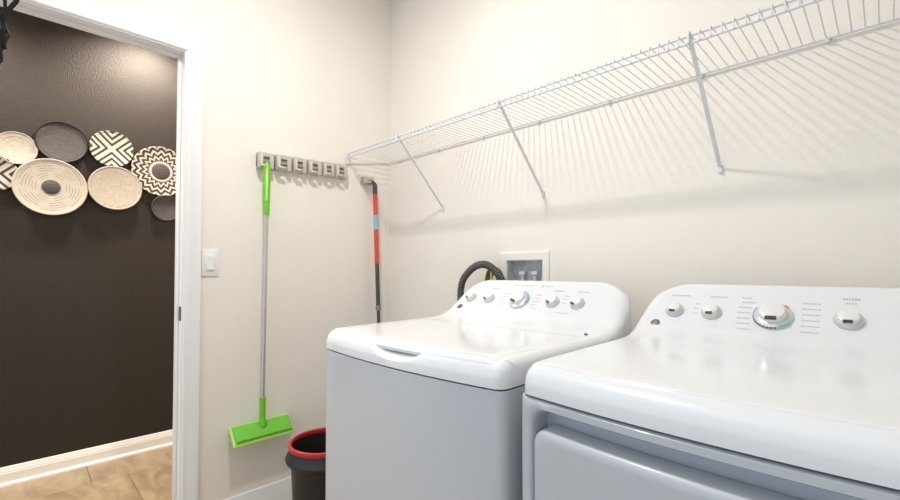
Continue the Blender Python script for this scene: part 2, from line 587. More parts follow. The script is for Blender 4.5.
def machine_top(cx, W, yf, scoop=None):
    """W half width; yf world y of the front corner; returns the moulded top as one surface"""
    mb = MB()
    rows = []
    rr = 0.024
    ncol = 56
    ybm = -1.0
    for (y, z, ny, nz) in ROWS:
        hw = W - inset(z) - 0.026 * max(0.0, min(1.0, (y - 0.655) / 0.05))
        g = max(0.0, min(1.0, (z - 0.085) / 0.07)) if y < 0.70 else 1.0
        ro = rr + 0.018 * g * g * (3 - 2 * g)
        row = []
        def pt(x_, o_):
            xn = x_ / W
            yy = y + ny * o_
            zz = z + nz * o_
            d = 0.0
            if scoop:
                d = scoop(x_, y, z)
            yy -= ny * d
            zz -= nz * d
            return (cx + x_, yf + yy + bow(xn, y), SEAM + zz)
        side = []
        for k in range(6, -1, -1):
            a = k / 6 * PI / 2
            side.append((hw - ro + ro * math.sin(a), -(ro - ro * math.cos(a))))
        ybm = max(ybm, y - ny * ro)
        yb = ybm
        row.append((cx - hw, yf + yb, SEAM))
        for xx, oo in side:
            row.append(pt(-xx, oo))
        for k in range(1, ncol):
            row.append(pt(-(hw - ro) + 2 * (hw - ro) * k / ncol, 0))
        for xx, oo in reversed(side):
            row.append(pt(xx, oo))
        row.append((cx + hw, yf + yb, SEAM))
        row = [(a_, b_, max(c_, SEAM)) for a_, b_, c_ in row]
        if y < 0.09 and rows and not scoop:
            row = [(p[0], max(p[1], q[1]), p[2]) for p, q in zip(row, rows[-1])]
        elif y < 0.09 and rows:
            row = [(p[0], max(p[1], q[1]), p[2]) if abs(p[0] - cx) > hw - 0.06 else p for p, q in zip(row, rows[-1])]
        rows.append(row)
    mb.grid(rows)
    return mb

def body_outline(cx, W, yf, depth, ins=0.0, r=0.022):
    pts = []
    n = 20
    for k in range(7):
        a = R(180 + 90 * k / 6)
        pts.append((cx - W + ins + r + r * math.cos(a), yf + ins + r + r * math.sin(a)))
    for k in range(1, n):
        xx = -(W - ins - r) + 2 * (W - ins - r) * k / n
        pts.append((cx + xx, yf + ins + bow(xx / W, 0)))
    for k in range(7):
        a = R(270 + 90 * k / 6)
        pts.append((cx + W - ins - r + r * math.cos(a), yf + ins + r + r * math.sin(a)))
    pts += [(cx + W - ins, yf + depth), (cx - W + ins, yf + depth)]
    return pts

def panel_point(yf, z_rel):
    """point of the straight control panel at height z_rel above the seam"""
    y = 0.590 + (z_rel - 0.117) * (0.622 - 0.590) / (0.148 - 0.117)
    return yf + y, SEAM + z_rel

def panel_matrix(x, yf, z_rel, lift=0.0):
    y, z = panel_point(yf, z_rel)
    m = Matrix.Translation((x, y, z)) @ Matrix.Rotation(TILT, 4, 'X')
    return m @ Matrix.Translation((0, 0, lift))

def knob(parent, x, yf, z_rel, r, big=False, turn=0.0, dial=None):
    m = panel_matrix(x, yf, z_rel)
    mb = MB()
    if big:
        mb.lathe([(r * 1.0, -0.003), (r, 0.004), (r * 0.95, 0.008), (r * 0.78, 0.011), (r * 0.70, 0.012)], 40, m)
        k = mb.build('dial', 'knob_side', parent)
        c = MB().lathe([(r * 0.70, 0.010), (r * 0.66, 0.022), (r * 0.63, 0.025), (r * 0.58, 0.026), (0.0001, 0.0265)], 36, m)
        c.build('knob_cap', 'knob_white', k)
        rc, hh = r * 0.66, 0.0262
    else:
        mb.lathe([(r, -0.003), (r, 0.005), (r * 0.93, 0.009), (r * 0.82, 0.011), (r * 0.79, 0.012)], 32, m)
        k = mb.build('knob', 'knob_side', parent)
        c = MB().lathe([(r * 0.79, 0.010), (r * 0.74, 0.017), (r * 0.71, 0.0195), (r * 0.65, 0.0205), (0.0001, 0.021)], 32, m)
        c.build('knob_cap', 'knob_white', k)
        rc, hh = r * 0.74, 0.0206
    # pointer bar near the rim of the cap
    pm = m @ Matrix.Rotation(turn, 4, 'Z')
    mk = MB()
    q = [(-rc * 0.42, -rc * 1.04, hh + 0.0006), (rc * 0.42, -rc * 1.04, hh + 0.0006), (rc * 0.42, -rc * 0.72, hh + 0.0006), (-rc * 0.42, -rc * 0.72, hh + 0.0006)]
    lo = [(a, b, c_ - 0.005) for a, b, c_ in q]
    mk.add([pm @ Vector(p) for p in q + lo], [(0, 1, 2, 3), (7, 6, 5, 4), (0, 4, 5, 1), (1, 5, 6, 2), (2, 6, 7, 3), (3, 7, 4, 0)])
    mk.build('pointer_mark', 'mark_dark', k)
    if dial:
        dial(k, m, r)
    return k

def mark_quad(mb, m, x0, x1, y0, y1, h=0.0008):
    q = [(x0, y0, h), (x1, y0, h), (x1, y1, h), (x0, y1, h)]
    lo = [(a, b, -0.002) for a, b, c in q]
    mb.add([m @ Vector(p) for p in q + lo], [(0, 1, 2, 3), (0, 4, 5, 1), (1, 5, 6, 2), (2, 6, 7, 3), (3, 7, 4, 0)])

def arc_band(mb, m, r0, r1, a0, a1, h, n=14):
    top = []
    for k in range(n + 1):
        a = a0 + (a1 - a0) * k / n
        top.append([m @ Vector((r0 * math.cos(a), r0 * math.sin(a), h)), m @ Vector((r1 * math.cos(a), r1 * math.sin(a), h))])
    mb.grid(top, smooth=False)
    low = [[m @ Vector((r0 * math.cos(a0 + (a1 - a0) * k / n), r0 * math.sin(a0 + (a1 - a0) * k / n), h - 0.003)),
            m @ Vector((r1 * math.cos(a0 + (a1 - a0) * k / n), r1 * math.sin(a0 + (a1 - a0) * k / n), h - 0.003))] for k in range(n + 1)]
    mb.grid([[t[1], l[1]] for t, l in zip(top, low)], smooth=False)

def feet(root, cx, W, yf, depth):
    for sx in (-1, 1):
        for yy in (yf + 0.06, yf + depth - 0.06):
            m = Matrix.Translation((cx + sx * (W - 0.06), yy, 0))
            MB().lathe([(0.02, 0.0), (0.02, 0.012), (0.009, 0.014), (0.009, 0.04)], 14, m).build('levelling_foot', 'rubber', root)

# ---- washer
WX, WW, WY = 1.115, 0.360, -0.842
DEPTH = 0.715
washer = thing('washing_machine', 'white top-loading washing machine with control console, left of the dryer', 'washing machine', (WX, WY + 0.35, 0))
b = MB()
b.prism(body_outline(WX, WW, WY, DEPTH), 'z', 0.03, SEAM - 0.0035, True)
wb = b.build('cabinet', 'panel_shaded', washer)
MB().prism(body_outline(WX, WW - 0.003, WY, DEPTH, 0.012), 'z', SEAM - 0.010, SEAM + 0.006, True).build('seam_gasket', 'gap_dark', washer)
LID_F = 0.012       # lid front edge (y behind the front corner)
LX, LHW = 1.122, 0.312
SC_X, SC_HW = 0.032, 0.090
def scoop(x_, y, z):
    if z > 0.07 or y > 0.10:
        return 0.0
    u_ = (x_ - SC_X) / SC_HW
    if abs(u_) >= 1:
        return 0.0
    # distance down the bullnose from the lid edge
    if y > LID_F + 0.018:
        return 0.0
    q = max(0.0, (0.047 - z) / 0.030)
    lim = math.sqrt(1 - u_ * u_)
    if q >= lim:
        return 0.0
    return 0.017 * (1 - (q / lim) ** 2) ** 1.5 * (1 - u_ ** 4)
mt = machine_top(WX, WW, WY, scoop)
mt.build('top_cover', 'enamel', washer, sharp=R(60))
# lid
ld = MB()
lrows = []
sel = [r_ for r_ in ROWS if LID_F <= r_[0] <= 0.415 and r_[3] > 0.3]
def lid_row(r_, off):
    y, z, ny, nz = r_
    row = []
    n = 34
    row.append((LX - LHW - 0.010, y + WY + bow((LX - LHW - WX) / WW, y) + 0, SEAM + z - 0.003))
    for k in range(n + 1):
        xx = LX - LHW + 2 * LHW * k / n
        row.append((xx, WY + y + ny * off + bow((xx - WX) / WW, y), SEAM + z + nz * off))
    row.append((LX + LHW + 0.010, y + WY + bow((LX + LHW - WX) / WW, y), SEAM + z - 0.003))
    return row
first, last = sel[0], sel[-1]
lrows.append(lid_row(first, -0.012))
lrows.append([(a, b_ - 0.0005, c) for a, b_, c in lid_row(first, -0.001)])
lrows.append([(a, b_ + 0.001, c) for a, b_, c in lid_row(first, 0.0010)])
for r_ in sel[1:-1]:
    lrows.append(lid_row(r_, 0.0020))
lrows.append(lid_row(last, 0.0016))
lrows.append([(a, b_ + 0.004, c) for a, b_, c in lid_row(last, -0.004)])
ld.grid(lrows)
ld.build('lid', 'enamel', washer, sharp=R(60))
MB().lathe([(0.005, 0), (0.005, 0.004), (0.003, 0.006), (0.0001, 0.0065)], 12, Matrix.Translation((LX + LHW - 0.004, WY + 0.437, SEAM + 0.062))).build('lid_bumper', 'rubber', washer)

def washer_dial(k, m, r):
    t = MB()
    arc_band(t, m, r * 0.80, r * 1.0, R(-30), R(75), 0.0108)
    t.build('dial_arc', 'mark_teal', k)
    t = MB()
    for q in range(16):
        a = R(90 + q * 15)
        arc_band(t, m, r * 1.03, r * 1.10, a, a + R(4), 0.0010, 1)
    t.build('dial_ticks', 'mark', k)
KZ = 0.134
for px, r in ((0.843, 0.0225), (0.937, 0.0235), (1.219, 0.0245), (1.312, 0.0245)):
    knob(washer, px, WY, KZ, r, turn=R(-25))
knob(washer, 1.080, WY, KZ, 0.040, True, R(-22), washer_dial)
# badge and printed legends
def badge(root, x, yf, z_rel, ang=0):
    m = panel_matrix(x, yf, z_rel)
    o = MB().lathe([(0.0125, -0.004), (0.0125, 0.0015), (0.011, 0.002), (0.0001, 0.002)], 20, m).build('badge', 'badge', root)
    q = MB()
    arc_band(q, m, 0.0085, 0.0100, 0, 2 * PI, 0.0026, 20)
    for a in range(3):
        arc_band(q, m, 0.0022 + 0.0020 * a, 0.0030 + 0.0022 * a, R(40 + 110 * a), R(210 + 110 * a), 0.0026, 8)
    q.build('monogram', 'mark_dark', o)
badge(washer, 0.812, WY, 0.099)
def legends(root, yf, items):
    mb = MB()
    for x, z, w_, h in items:
        m = panel_matrix(x, yf, z + 0.006)
        # a word reads as a row of short strokes
        n = max(2, int(w_ / 0.0045))
        for q in range(n):
            s = -w_ / 2 + w_ * q / n
            mark_quad(mb, m, s, s + w_ / n * 0.62, -h / 2, h / 2 * (0.6 if q % 3 else 1.0))
    o = mb.build('printed_legend', 'mark', root)
    o['kind'] = 'stuff'
it = [(0.845, 0.166, 0.036, 0.004), (0.940, 0.166, 0.040, 0.004), (1.222, 0.166, 0.036, 0.004), (1.314, 0.166, 0.044, 0.004),
      (1.03, 0.181, 0.014, 0.008), (1.075, 0.181, 0.06, 0.0035), (1.145, 0.181, 0.012, 0.009), (1.172, 0.181, 0.04, 0.0035)]
for q in range(5):
    it.append((1.012, 0.150 - q * 0.011, 0.026, 0.0028))
    it.append((1.150, 0.150 - q * 0.011, 0.026, 0.0028))
for q in range(3):
    it.append((0.880, 0.148 - q * 0.011, 0.012, 0.0026))
    it.append((1.262, 0.150 - q * 0.011, 0.018, 0.0026))
it.append((1.27, 0.098, 0.05, 0.003))
legends(washer, WY, it)
feet(washer, WX, WW, WY, DEPTH)

# ---- dryer
DX, DW, DY = 1.866, 0.360, -0.824
dryer = thing('clothes_dryer', 'white front-loading clothes dryer with wide door and knobs, right of the washer', 'clothes dryer', (DX, DY + 0.35, 0))
b = MB()
RD = 0.052          # depth of the face frame
back = body_outline(DX, DW - 0.003, DY + RD, DEPTH - RD, 0.0, 0.004)
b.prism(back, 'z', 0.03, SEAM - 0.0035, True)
b.build('cabinet', 'panel_shaded', dryer)
MB().prism(body_outline(DX, DW - 0.003, DY, DEPTH, 0.012), 'z', SEAM - 0.010, SEAM + 0.006, True).build('seam_gasket', 'gap_dark', dryer)
machine_top(DX, DW, DY).build('top_cover', 'enamel', dryer, sharp=R(60))
# face frame with the door opening
def face_y(x_):
    return DY + bow((x_ - DX) / DW, 0)
OX0, OX1, OZ0, OZ1 = DX - DW + 0.030, DX + DW - 0.030, 0.16, 0.858
fr = MB()
inner = rrect(OX0, OX1, OZ0, OZ1, 0.035, 8)
def dense(loop, step=0.03):
    out = []
    n = len(loop)
    for i in range(n):
        a, c = Vector(loop[i]), Vector(loop[(i + 1) % n])
        m_ = max(1, int((c - a).length / step))
        for k in range(m_):
            out.append(tuple(a.lerp(c, k / m_)))
    return out
inner = dense(inner)
x0, x1, z0, z1 = DX - DW, DX + DW, 0.03, SEAM - 0.0035
ocx, ocz = (OX0 + OX1) / 2, (OZ0 + OZ1) / 2
def to_outer(p):
    """where the inner loop point lands on the outer edge of the frame"""
    x_, z_ = p
    if z_ >= OZ1 - 0.036:
        u_ = (x_ - OX0) / (OX1 - OX0)
        if OX0 + 0.0351 < x_ < OX1 - 0.0351:
            return (x_, z1)
    if z_ <= OZ0 + 0.036 and OX0 + 0.0351 < x_ < OX1 - 0.0351:
        return (x_, z0)
    if OZ0 + 0.0351 < z_ < OZ1 - 0.0351:
        return (x0 if x_ < ocx else x1, z_)
    ccx = OX0 + 0.035 if x_ < ocx else OX1 - 0.035
    ccz = OZ0 + 0.035 if z_ < ocz else OZ1 - 0.035
    dx, dz = x_ - ccx, z_ - ccz
    ex, ez = (x0 if x_ < ocx else x1), (z0 if z_ < ocz else z1)
    if abs(dx) > abs(dz):
        t = abs(dz) / abs(dx)
        return (ex, ccz + (ez - ccz) * t)
    t = abs(dx) / max(1e-9, abs(dz))
    return (ccx + (ex - ccx) * t, ez)
rows = []
loopO = [to_outer(p) for p in inner]
def ring(fac_in, dy):
    """fac_in 0 = outer loop, 1 = inner loop"""
    out = []
    for pi, po in zip(inner, loopO):
        x_ = po[0] + (pi[0] - po[0]) * fac_in
        z_ = po[1] + (pi[1] - po[1]) * fac_in
        out.append((x_, face_y(x_) + dy, z_))
    out.append(out[0])
    return out
def edge_ring(e, dy):
    out = []
    for po in loopO:
        x_ = po[0]
        out.append((x_, face_y(x_) + dy, po[1]))
    out.append(out[0])
    return out
rows = [edge_ring(0, RD + 0.002), edge_ring(0, 0.010), ring(0.10, 0.003), ring(0.22, 0.0), ring(0.80, 0.0), ring(0.93, 0.004), ring(1.0, 0.014)]
lastr = []
for pi in inner:
    # the trough wall slopes in a little towards its bottom
    lastr.append((ocx + (pi[0] - ocx) * 0.992, face_y(pi[0]) * 0 + DY + RD + 0.001, ocz + (pi[1] - ocz) * 0.985))
lastr.append(lastr[0])
rows.append(lastr)
fr.grid(rows)
fr.build('face_frame', 'panel_shaded', dryer, sharp=R(50))
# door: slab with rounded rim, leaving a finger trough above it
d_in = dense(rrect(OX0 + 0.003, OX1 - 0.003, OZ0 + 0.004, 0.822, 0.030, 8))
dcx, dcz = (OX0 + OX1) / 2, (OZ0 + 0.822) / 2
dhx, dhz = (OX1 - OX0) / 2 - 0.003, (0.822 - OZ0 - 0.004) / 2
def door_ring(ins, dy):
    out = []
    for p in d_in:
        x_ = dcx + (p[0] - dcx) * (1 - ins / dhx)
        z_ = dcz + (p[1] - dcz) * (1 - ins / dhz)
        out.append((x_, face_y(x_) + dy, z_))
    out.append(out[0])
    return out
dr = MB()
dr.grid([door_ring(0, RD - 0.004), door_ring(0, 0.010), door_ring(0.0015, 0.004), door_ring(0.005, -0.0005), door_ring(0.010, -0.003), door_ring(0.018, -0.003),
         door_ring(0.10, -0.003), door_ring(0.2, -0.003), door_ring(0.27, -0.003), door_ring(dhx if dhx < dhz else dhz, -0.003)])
dr.build('door', 'door_shaded', dryer, sharp=R(50))

def dryer_dial(k, m, r):
    t = MB()
    for q in range(9):
        a = R(190 + q * 11)
        arc_band(t, m, r * 0.86, r * 1.02, a, a + R(7), 0.0072, 2)
    t.build('dial_ticks', 'mark_dark', k)
    for a0, a1 in ((150, 186), (292, 330)):
        t = MB()
        arc_band(t, m, r * 0.84, r * 1.0, R(a0), R(a1), 0.0088)
        t.build('dial_arc', 'mark_teal', k)
    t = MB()
    arc_band(t, m, r * 0.82, r * 0.98, R(38), R(56), 0.0092, 4)
    t.build('dial_arc', 'mark_red', k)
for px, r in ((1.605, 0.0235), (1.697, 0.0245), (1.970, 0.0265), (2.083, 0.0265)):
    knob(dryer, px, DY, KZ - 0.003, r, turn=R(0))
knob(dryer, 1.832, DY, KZ - 0.004, 0.041, True, 0.0, dryer_dial)
badge(dryer, 1.565, DY, 0.096)
it = [(1.610, 0.166, 0.050, 0.004), (1.708, 0.166, 0.042, 0.004), (1.772, 0.166, 0.022, 0.004), (1.975, 0.172, 0.030, 0.0055)]
for q in range(6):
    it.append((1.772 + (0.006 if q in (0, 5) else 0), 0.155 - q * 0.0125, 0.030, 0.003))
    it.append((1.905, 0.158 - q * 0.0125, 0.034, 0.003))
for q in range(3):
    it.append((1.660, 0.146 - q * 0.012, 0.012, 0.0026))
it.append((1.975, 0.162, 0.020, 0.003))
legends(dryer, DY, it)
feet(dryer, DX, DW, DY, DEPTH)

# ------------------------------------------------------------------ wire shelf
SX0, SX1 = 0.010, 2.72
SZ, SYF = 1.751, -0.300
shelf = thing('wire_shelf', 'long white wire shelf with diagonal braces on the wall above the machines', 'shelf', (1.365, -0.15, SZ))
MB().tube([(SX0, -0.010, SZ), (SX1, -0.010, SZ)], 0.0036, 10).build('back_rod', 'wire', shelf)
MB().tube([(SX0, SYF + 0.004, SZ - 0.005), (SX1, SYF + 0.004, SZ - 0.005)], 0.0036, 10).build('front_rod', 'wire', shelf)
MB().tube([(SX0, SYF + 0.002, SZ - 0.026), (SX1, SYF + 0.002, SZ - 0.026)], 0.0036, 10).build('lip_rod', 'wire', shelf)
wm = MB().tube([(0, -0.008, 0), (0, -0.15, 0), (0, SYF + 0.004, 0), (0, SYF - 0.001, -0.003), (0, SYF - 0.0025, -0.010), (0, SYF - 0.0025, -0.028)], 0.0016, 6)
wire0 = None
nw = int((SX1 - SX0) / 0.0254)
for i in range(nw):
    xw = SX0 + 0.012 + i * 0.0254
    if wire0 is None:
        wire0 = wm.build('wire', 'wire')
        o = wire0
    else:
        o = wire0.copy()
        COL.objects.link(o)
    o.parent = shelf
    o.location = (xw - shelf.location.x, 0 - shelf.location.y, 0.0015)
# diagonal braces, each with its wall clip
for xb in (0.440, 1.033, 1.673, 2.30):
    P0, P1 = Vector((xb, SYF + 0.004, SZ - 0.006)), Vector((xb, -0.006, 1.447))
    d = (P1 - P0).normalized()
    n = Vector((1, 0, 0)).cross(d).normalized()
    mb = MB()
    hw, ht = 0.0055, 0.0018
    # channel strip with folded edges
    vs_ = []
    for P in (P0 - d * 0.006, P1):
        for sx, sn in ((-1, -1), (-1, 1), (1, 1), (1, -1)):
            vs_.append(P + Vector((sx * hw, 0, 0)) + n * sn * ht)
    mb.add(vs_, [(0, 1, 2, 3), (7, 6, 5, 4), (0, 4, 5, 1), (1, 5, 6, 2), (2, 6, 7, 3), (3, 7, 4, 0)])
    # hook over the front rod
    mb.tube([P0 + Vector((0, 0.010, 0.001)), P0 + Vector((0, 0.004, 0.009)), P0 + Vector((0, -0.006, 0.009)), P0 + Vector((0, -0.010, 0.0)), P0 + Vector((0, -0.008, -0.020))], 0.0034, 8)
    br = mb.build('brace', 'wire', shelf)
    c = MB()
    c.box(xb - 0.006, xb + 0.006, -0.008, 0.0, 1.428, 1.454, 0.002)
    c = c.build('wall_clip', 'clip', br)
for i in range(9):
    xc = 0.10 + i * 0.305
    c = MB()
    c.box(xc - 0.005, xc + 0.005, -0.014, 0.0, SZ - 0.010, SZ + 0.006, 0.002)
    c.build('back_clip', 'clip', shelf)
e = MB()
e.box(0.0, 0.012, SYF - 0.006, SYF + 0.014, SZ - 0.060, SZ + 0.006, 0.002)
e.build('end_bracket', 'clip', shelf)
e = MB()
e.tube([(0.006, SYF + 0.004, SZ - 0.055), (0.006, -0.02, SZ - 0.005)], 0.0025, 6)
e.build('end_strut', 'clip', shelf)

# ------------------------------------------------------------------ mop holder rail
def holder_block(root, y0, y1, z0, z1, xf, first=False):
    """spring grip: housing with a recessed slot, a rubber roller and a fold-down hook"""
    mb = MB()
    zc = (z0 + z1) / 2
    wd = y1 - y0
    mb.box(0.008, xf, y0, y0 + wd * 0.30, z0, z1, 0.004)
    mb.box(0.008, xf, y1 - wd * 0.30, y1, z0, z1, 0.004)
    mb.box(0.008, xf * 0.55, y0, y1, z0 + 0.004, z1 - 0.004, 0.003)
    mb.box(0.008, xf * 0.96, y0 + wd * 0.2, y1 - wd * 0.2, z1 - 0.020, z1, 0.003)
    o = mb.build('grip', 'holder', root)
    rl = MB()
    rl.tube([(xf * 0.74, y0 + wd * 0.30, zc - 0.004), (xf * 0.74, y1 - wd * 0.30, zc - 0.004)], 0.010, 12)
    rl.build('roller', 'roller', o)
    hk = MB()
    hk.box(xf - 0.001, xf + 0.006, y0 + wd * 0.06, y0 + wd * 0.22, z0 + 0.008, z1 - 0.012, 0.002)
    hk.box(xf - 0.001, xf + 0.014, y0 + wd * 0.06, y0 + wd * 0.55, z0 + 0.006, z0 + 0.015, 0.003)
    hk.build('hook', 'holder_light', o)
rail = thing('mop_holder', 'beige six-grip mop holder rail above the green mop', 'mop holder', (0, -0.545, 1.60))
rb = MB()
rb.box(0.0, 0.010, -0.762, -0.302, 1.606, 1.668, 0.003)
rb.build('back_rail', 'holder', rail)
ys = [(-0.772, -0.702), (-0.692, -0.618), (-0.608, -0.542), (-0.531, -0.462), (-0.451, -0.390), (-0.382, -0.314)]
for i, (a, c) in enumerate(ys):
    dz = 0.0028 * i
    holder_block(rail, a, c, 1.592 + dz, 1.664 + dz, 0.042, i == 0)
clip = thing('broom_clip', 'small beige single grip clip holding the red pole', 'broom clip', (0, -0.163, 1.60))
holder_block(clip, -0.205, -0.140, 1.598, 1.640, 0.034)
cb = MB()
cb.box(0, 0.010, -0.212, -0.130, 1.600, 1.638, 0.003)
cb.build('back_plate', 'holder', clip)

# ------------------------------------------------------------------ green mop
PX, PY = 0.050, -0.750
mop = thing('flat_mop', 'flat floor mop with lime green handle and pad, steel pole, hanging', 'mop', (PX, PY, 0.36))
MB().tube([(PX, PY + 0.008, 1.385), (PX, PY, 0.545)], 0.0095, 14).build('pole', 'steel', mop)
h = MB()
h.tube([(PX, PY + 0.010, 1.375), (PX, PY + 0.010, 1.40), (PX, PY + 0.010, 1.45), (PX, PY + 0.010, 1.53), (PX, PY + 0.010, 1.575), (PX, PY + 0.010, 1.605), (PX, PY + 0.010, 1.618)],
       [0.0125, 0.0135, 0.0145, 0.0165, 0.015, 0.012, 0.006], 16)
hd = h.build('handle', 'green', mop)
g = MB()
g.tube([(PX + 0.013, PY + 0.004, 1.44), (PX + 0.0155, PY + 0.004, 1.50), (PX + 0.0155, PY + 0.004, 1.55), (PX + 0.0125, PY + 0.006, 1.59)], [0.004, 0.0055, 0.0055, 0.003], 8)
g.build('grip_inlay', 'green_light', hd)
s = MB()
s.tube([(PX, PY, 0.560), (PX, PY, 0.54), (PX, PY, 0.46)], [0.0125, 0.0135, 0.0125], 14)
s.build('socket', 'green', mop)
j = MB()
j.tube([(PX + 0.002, PY, 0.468), (PX + 0.006, PY, 0.442), (PX + 0.006, PY, 0.425)], [0.013, 0.017, 0.014], 14)
j.tube([(PX + 0.004, PY - 0.018, 0.430), (PX + 0.004, PY + 0.018, 0.430)], 0.011, 12)
j.build('swivel_joint', 'green', mop)
# pad: plate with bevelled upper faces, tilted
ph = R(-47)
tm = Matrix.Translation((0.052, PY + 0.002, 0.418)) @ Matrix.Rotation(R(47), 4, 'Y')
# local x runs down and outwards, y along the wall, z away from the wall
hx, hy = 0.041, 0.127
pl = MB()
o1 = [(-hx, -hy), (hx, -hy), (hx, hy), (-hx, hy)]
def lift(sx, sy, z):
    return [tm @ Vector((a * sx, b_ * sy, z)) for a, b_ in o1]
lay = [lift(0.94, 0.98, -0.004), lift(0.97, 0.99, 0.004), lift(0.80, 0.93, 0.013), lift(0.25, 0.30, 0.018)]
for A_, B_ in zip(lay[:-1], lay[1:]):
    pl.add(A_ + B_, [(i, (i + 1) % 4, 4 + (i + 1) % 4, 4 + i) for i in range(4)])
pl.add(lay[0], [(3, 2, 1, 0)])
pl.add(lay[-1], [(0, 1, 2, 3)])
plate = pl.build('pad_plate', 'green', mop)
rm = MB()
c4 = [tm @ Vector((a * 1.0, b_ * 1.0, -0.004)) for a, b_ in o1]
c5 = [tm @ Vector((a * 1.18, b_ * 1.045, -0.005)) for a, b_ in o1]
c6 = [tm @ Vector((a * 1.17, b_ * 1.04, -0.012)) for a, b_ in o1]
c7 = [tm @ Vector((a * 0.90, b_ * 0.97, 0.0045)) for a, b_ in o1]
c8 = [tm @ Vector((a * 0.90, b_ * 0.965, 0.0050)) for a, b_ in o1]
for A_, B_ in ((c6, c5), (c5, c7)):
    rm.add(A_ + B_, [(i, (i + 1) % 4, 4 + (i + 1) % 4, 4 + i) for i in range(4)])
rm.add(c6, [(3, 2, 1, 0)])
rm.build('pad_edge', 'green_light', mop)

# ------------------------------------------------------------------ red pole
rp = thing('broom', 'thin broom with red and dark grey pole hanging from a single clip', 'broom', (0.05, -0.10, 0.30))
def rpt(z):
    t = (1.60 - z) / (1.60 - 0.80)
    return Vector((0.048, -0.147 + 0.030 * t, z))
def seg(name, z1_, z0_, r, material):
    mb = MB()
    n = 4
    mb.tube([rpt(z1_ + (z0_ - z1_) * k / n) for k in range(n + 1)], r, 14)
    return mb.build(name, material, rp)
seg('upper_sleeve', 1.598, 1.545, 0.0135, 'pole_dark')
e = MB()
e.tube([(0.040, -0.170, 1.612), (0.045, -0.160, 1.610), (0.048, -0.150, 1.602), rpt(1.585)], [0.006, 0.008, 0.010, 0.0125], 12)
e.build('hook', 'pole_dark', rp)
seg('pole', 1.55, 1.43, 0.0130, 'pole_red')
seg('sticker_sleeve', 1.43, 1.352, 0.0133, 'pole_blue')
seg('pole', 1.352, 1.165, 0.0130, 'pole_red')
seg('lower_pole', 1.165, 0.925, 0.0115, 'pole_dark')
seg('collar', 0.935, 0.905, 0.0150, 'badge')
seg('inner_pole', 0.91, 0.40, 0.0088, 'pole_dark')
bp_ = rpt(0.40)
hd_ = MB()
hd_.box(bp_.x - 0.030, bp_.x + 0.012, bp_.y - 0.10, bp_.y + 0.04, 0.355, 0.405, 0.006)
hd_.build('broom_head', 'pole_dark', rp)
bb = MB()
for q in range(7):
    yq = bp_.y - 0.094 + q * 0.0214
    bb.tube([(bp_.x - 0.009, yq, 0.36), (bp_.x - 0.007, yq - 0.002, 0.30), (bp_.x - 0.005, yq - 0.004, 0.255)], [0.010, 0.012, 0.013], 6)
bb.build('bristles', 'rubber', rp)

# ------------------------------------------------------------------ light switch
sw = thing('light_switch', 'white rocker light switch plate beside the door casing', 'light switch', (0, -0.957, 1.10))
MB().box(0.0, 0.006, -0.990, -0.924, 1.102, 1.214, 0.002).build('plate', 'switch', sw)
MB().box(0.004, 0.0095, -0.974, -0.940, 1.124, 1.192, 0.0015).build('rocker_frame', 'switch', sw)
rk = MB()
rk.prism([(0.006, 1.130), (0.0125, 1.130), (0.0100, 1.158), (0.0115, 1.186), (0.006, 1.186)], 'y', -0.970, -0.944)
rk.v = [(z_ if False else a, b_, c_) for a, b_, c_ in rk.v for z_ in (0,)]
rk.build('rocker', 'switch', sw)

# ------------------------------------------------------------------ bin with red hoop
bin_ = thing('waste_bin', 'black plastic bin with bright red rim hoop, beside the washer', 'waste bin', (0.415, -0.642, 0))
bm_ = Matrix.Translation((0.415, -0.642, 0))
bd = MB()
RZ = 0.023       # rim height offset
bd.lathe([(0.0001, 0.006), (0.1045, 0.006), (0.1083, 0.0), (0.1140, 0.004), (0.1225, 0.15), (0.1321, 0.325 + RZ), (0.1349, 0.338 + RZ), (0.1520, 0.352 + RZ), (0.1548, 0.362 + RZ), (0.1492, 0.374 + RZ), (0.1406, 0.387 + RZ),
          (0.1377, 0.402 + RZ), (0.1330, 0.402 + RZ), (0.1311, 0.380 + RZ), (0.1263, 0.33 + RZ), (0.1159, 0.15), (0.1083, 0.014), (0.0001, 0.012)], 48, bm_)
bd.build('body', 'bin_black', bin_)
hp = MB()
hp.lathe([(0.1321, 0.402 + RZ), (0.1415, 0.402 + RZ), (0.1444, 0.410 + RZ), (0.1425, 0.418 + RZ), (0.1377, 0.421 + RZ), (0.1321, 0.418 + RZ), (0.1302, 0.410 + RZ)], 48, bm_, close=True)
hp.build('rim_hoop', 'bin_red', bin_)

# ------------------------------------------------------------------ outlet box, hoses
ob = thing('outlet_box', 'recessed washer water outlet box in the back wall above the washer', 'outlet box', (0.936, 0, 0.96))
bx = MB()
T = 0.003
bx.box(BX0, BX1, 0.052, 0.055, BZ0, BZ1)
bx.box(BX0, BX0 + T, 0, 0.055, BZ0, BZ1)
bx.box(BX1 - T, BX1, 0, 0.055, BZ0, BZ1)
bx.box(BX0, BX1, 0, 0.055, BZ0, BZ0 + T)
bx.box(BX0, BX1, 0, 0.055, BZ1 - T, BZ1)
bx.build('recess', 'box_grey', ob)
fx = MB()
o_ = [(0.806, 0.942), (1.060, 0.942), (1.060, 1.207), (0.806, 1.207)]
i_ = [(BX0 + 0.002, BZ0 + 0.002), (BX1 - 0.002, BZ0 + 0.002), (BX1 - 0.002, BZ1 - 0.002), (BX0 + 0.002, BZ1 - 0.002)]
def fl(loop, y):
    return [(a, y, c) for a, c in loop]
def scl(loop, d):
    return [(a + (d if a < 0.9 else -d), c + (d if c < 1.05 else -d)) for a, c in loop]
lays = [fl(o_, 0.0), fl(o_, -0.005), fl(scl(o_, 0.006), -0.008), fl(scl(i_, -0.004), -0.008), fl(i_, -0.005), fl(i_, 0.004)]
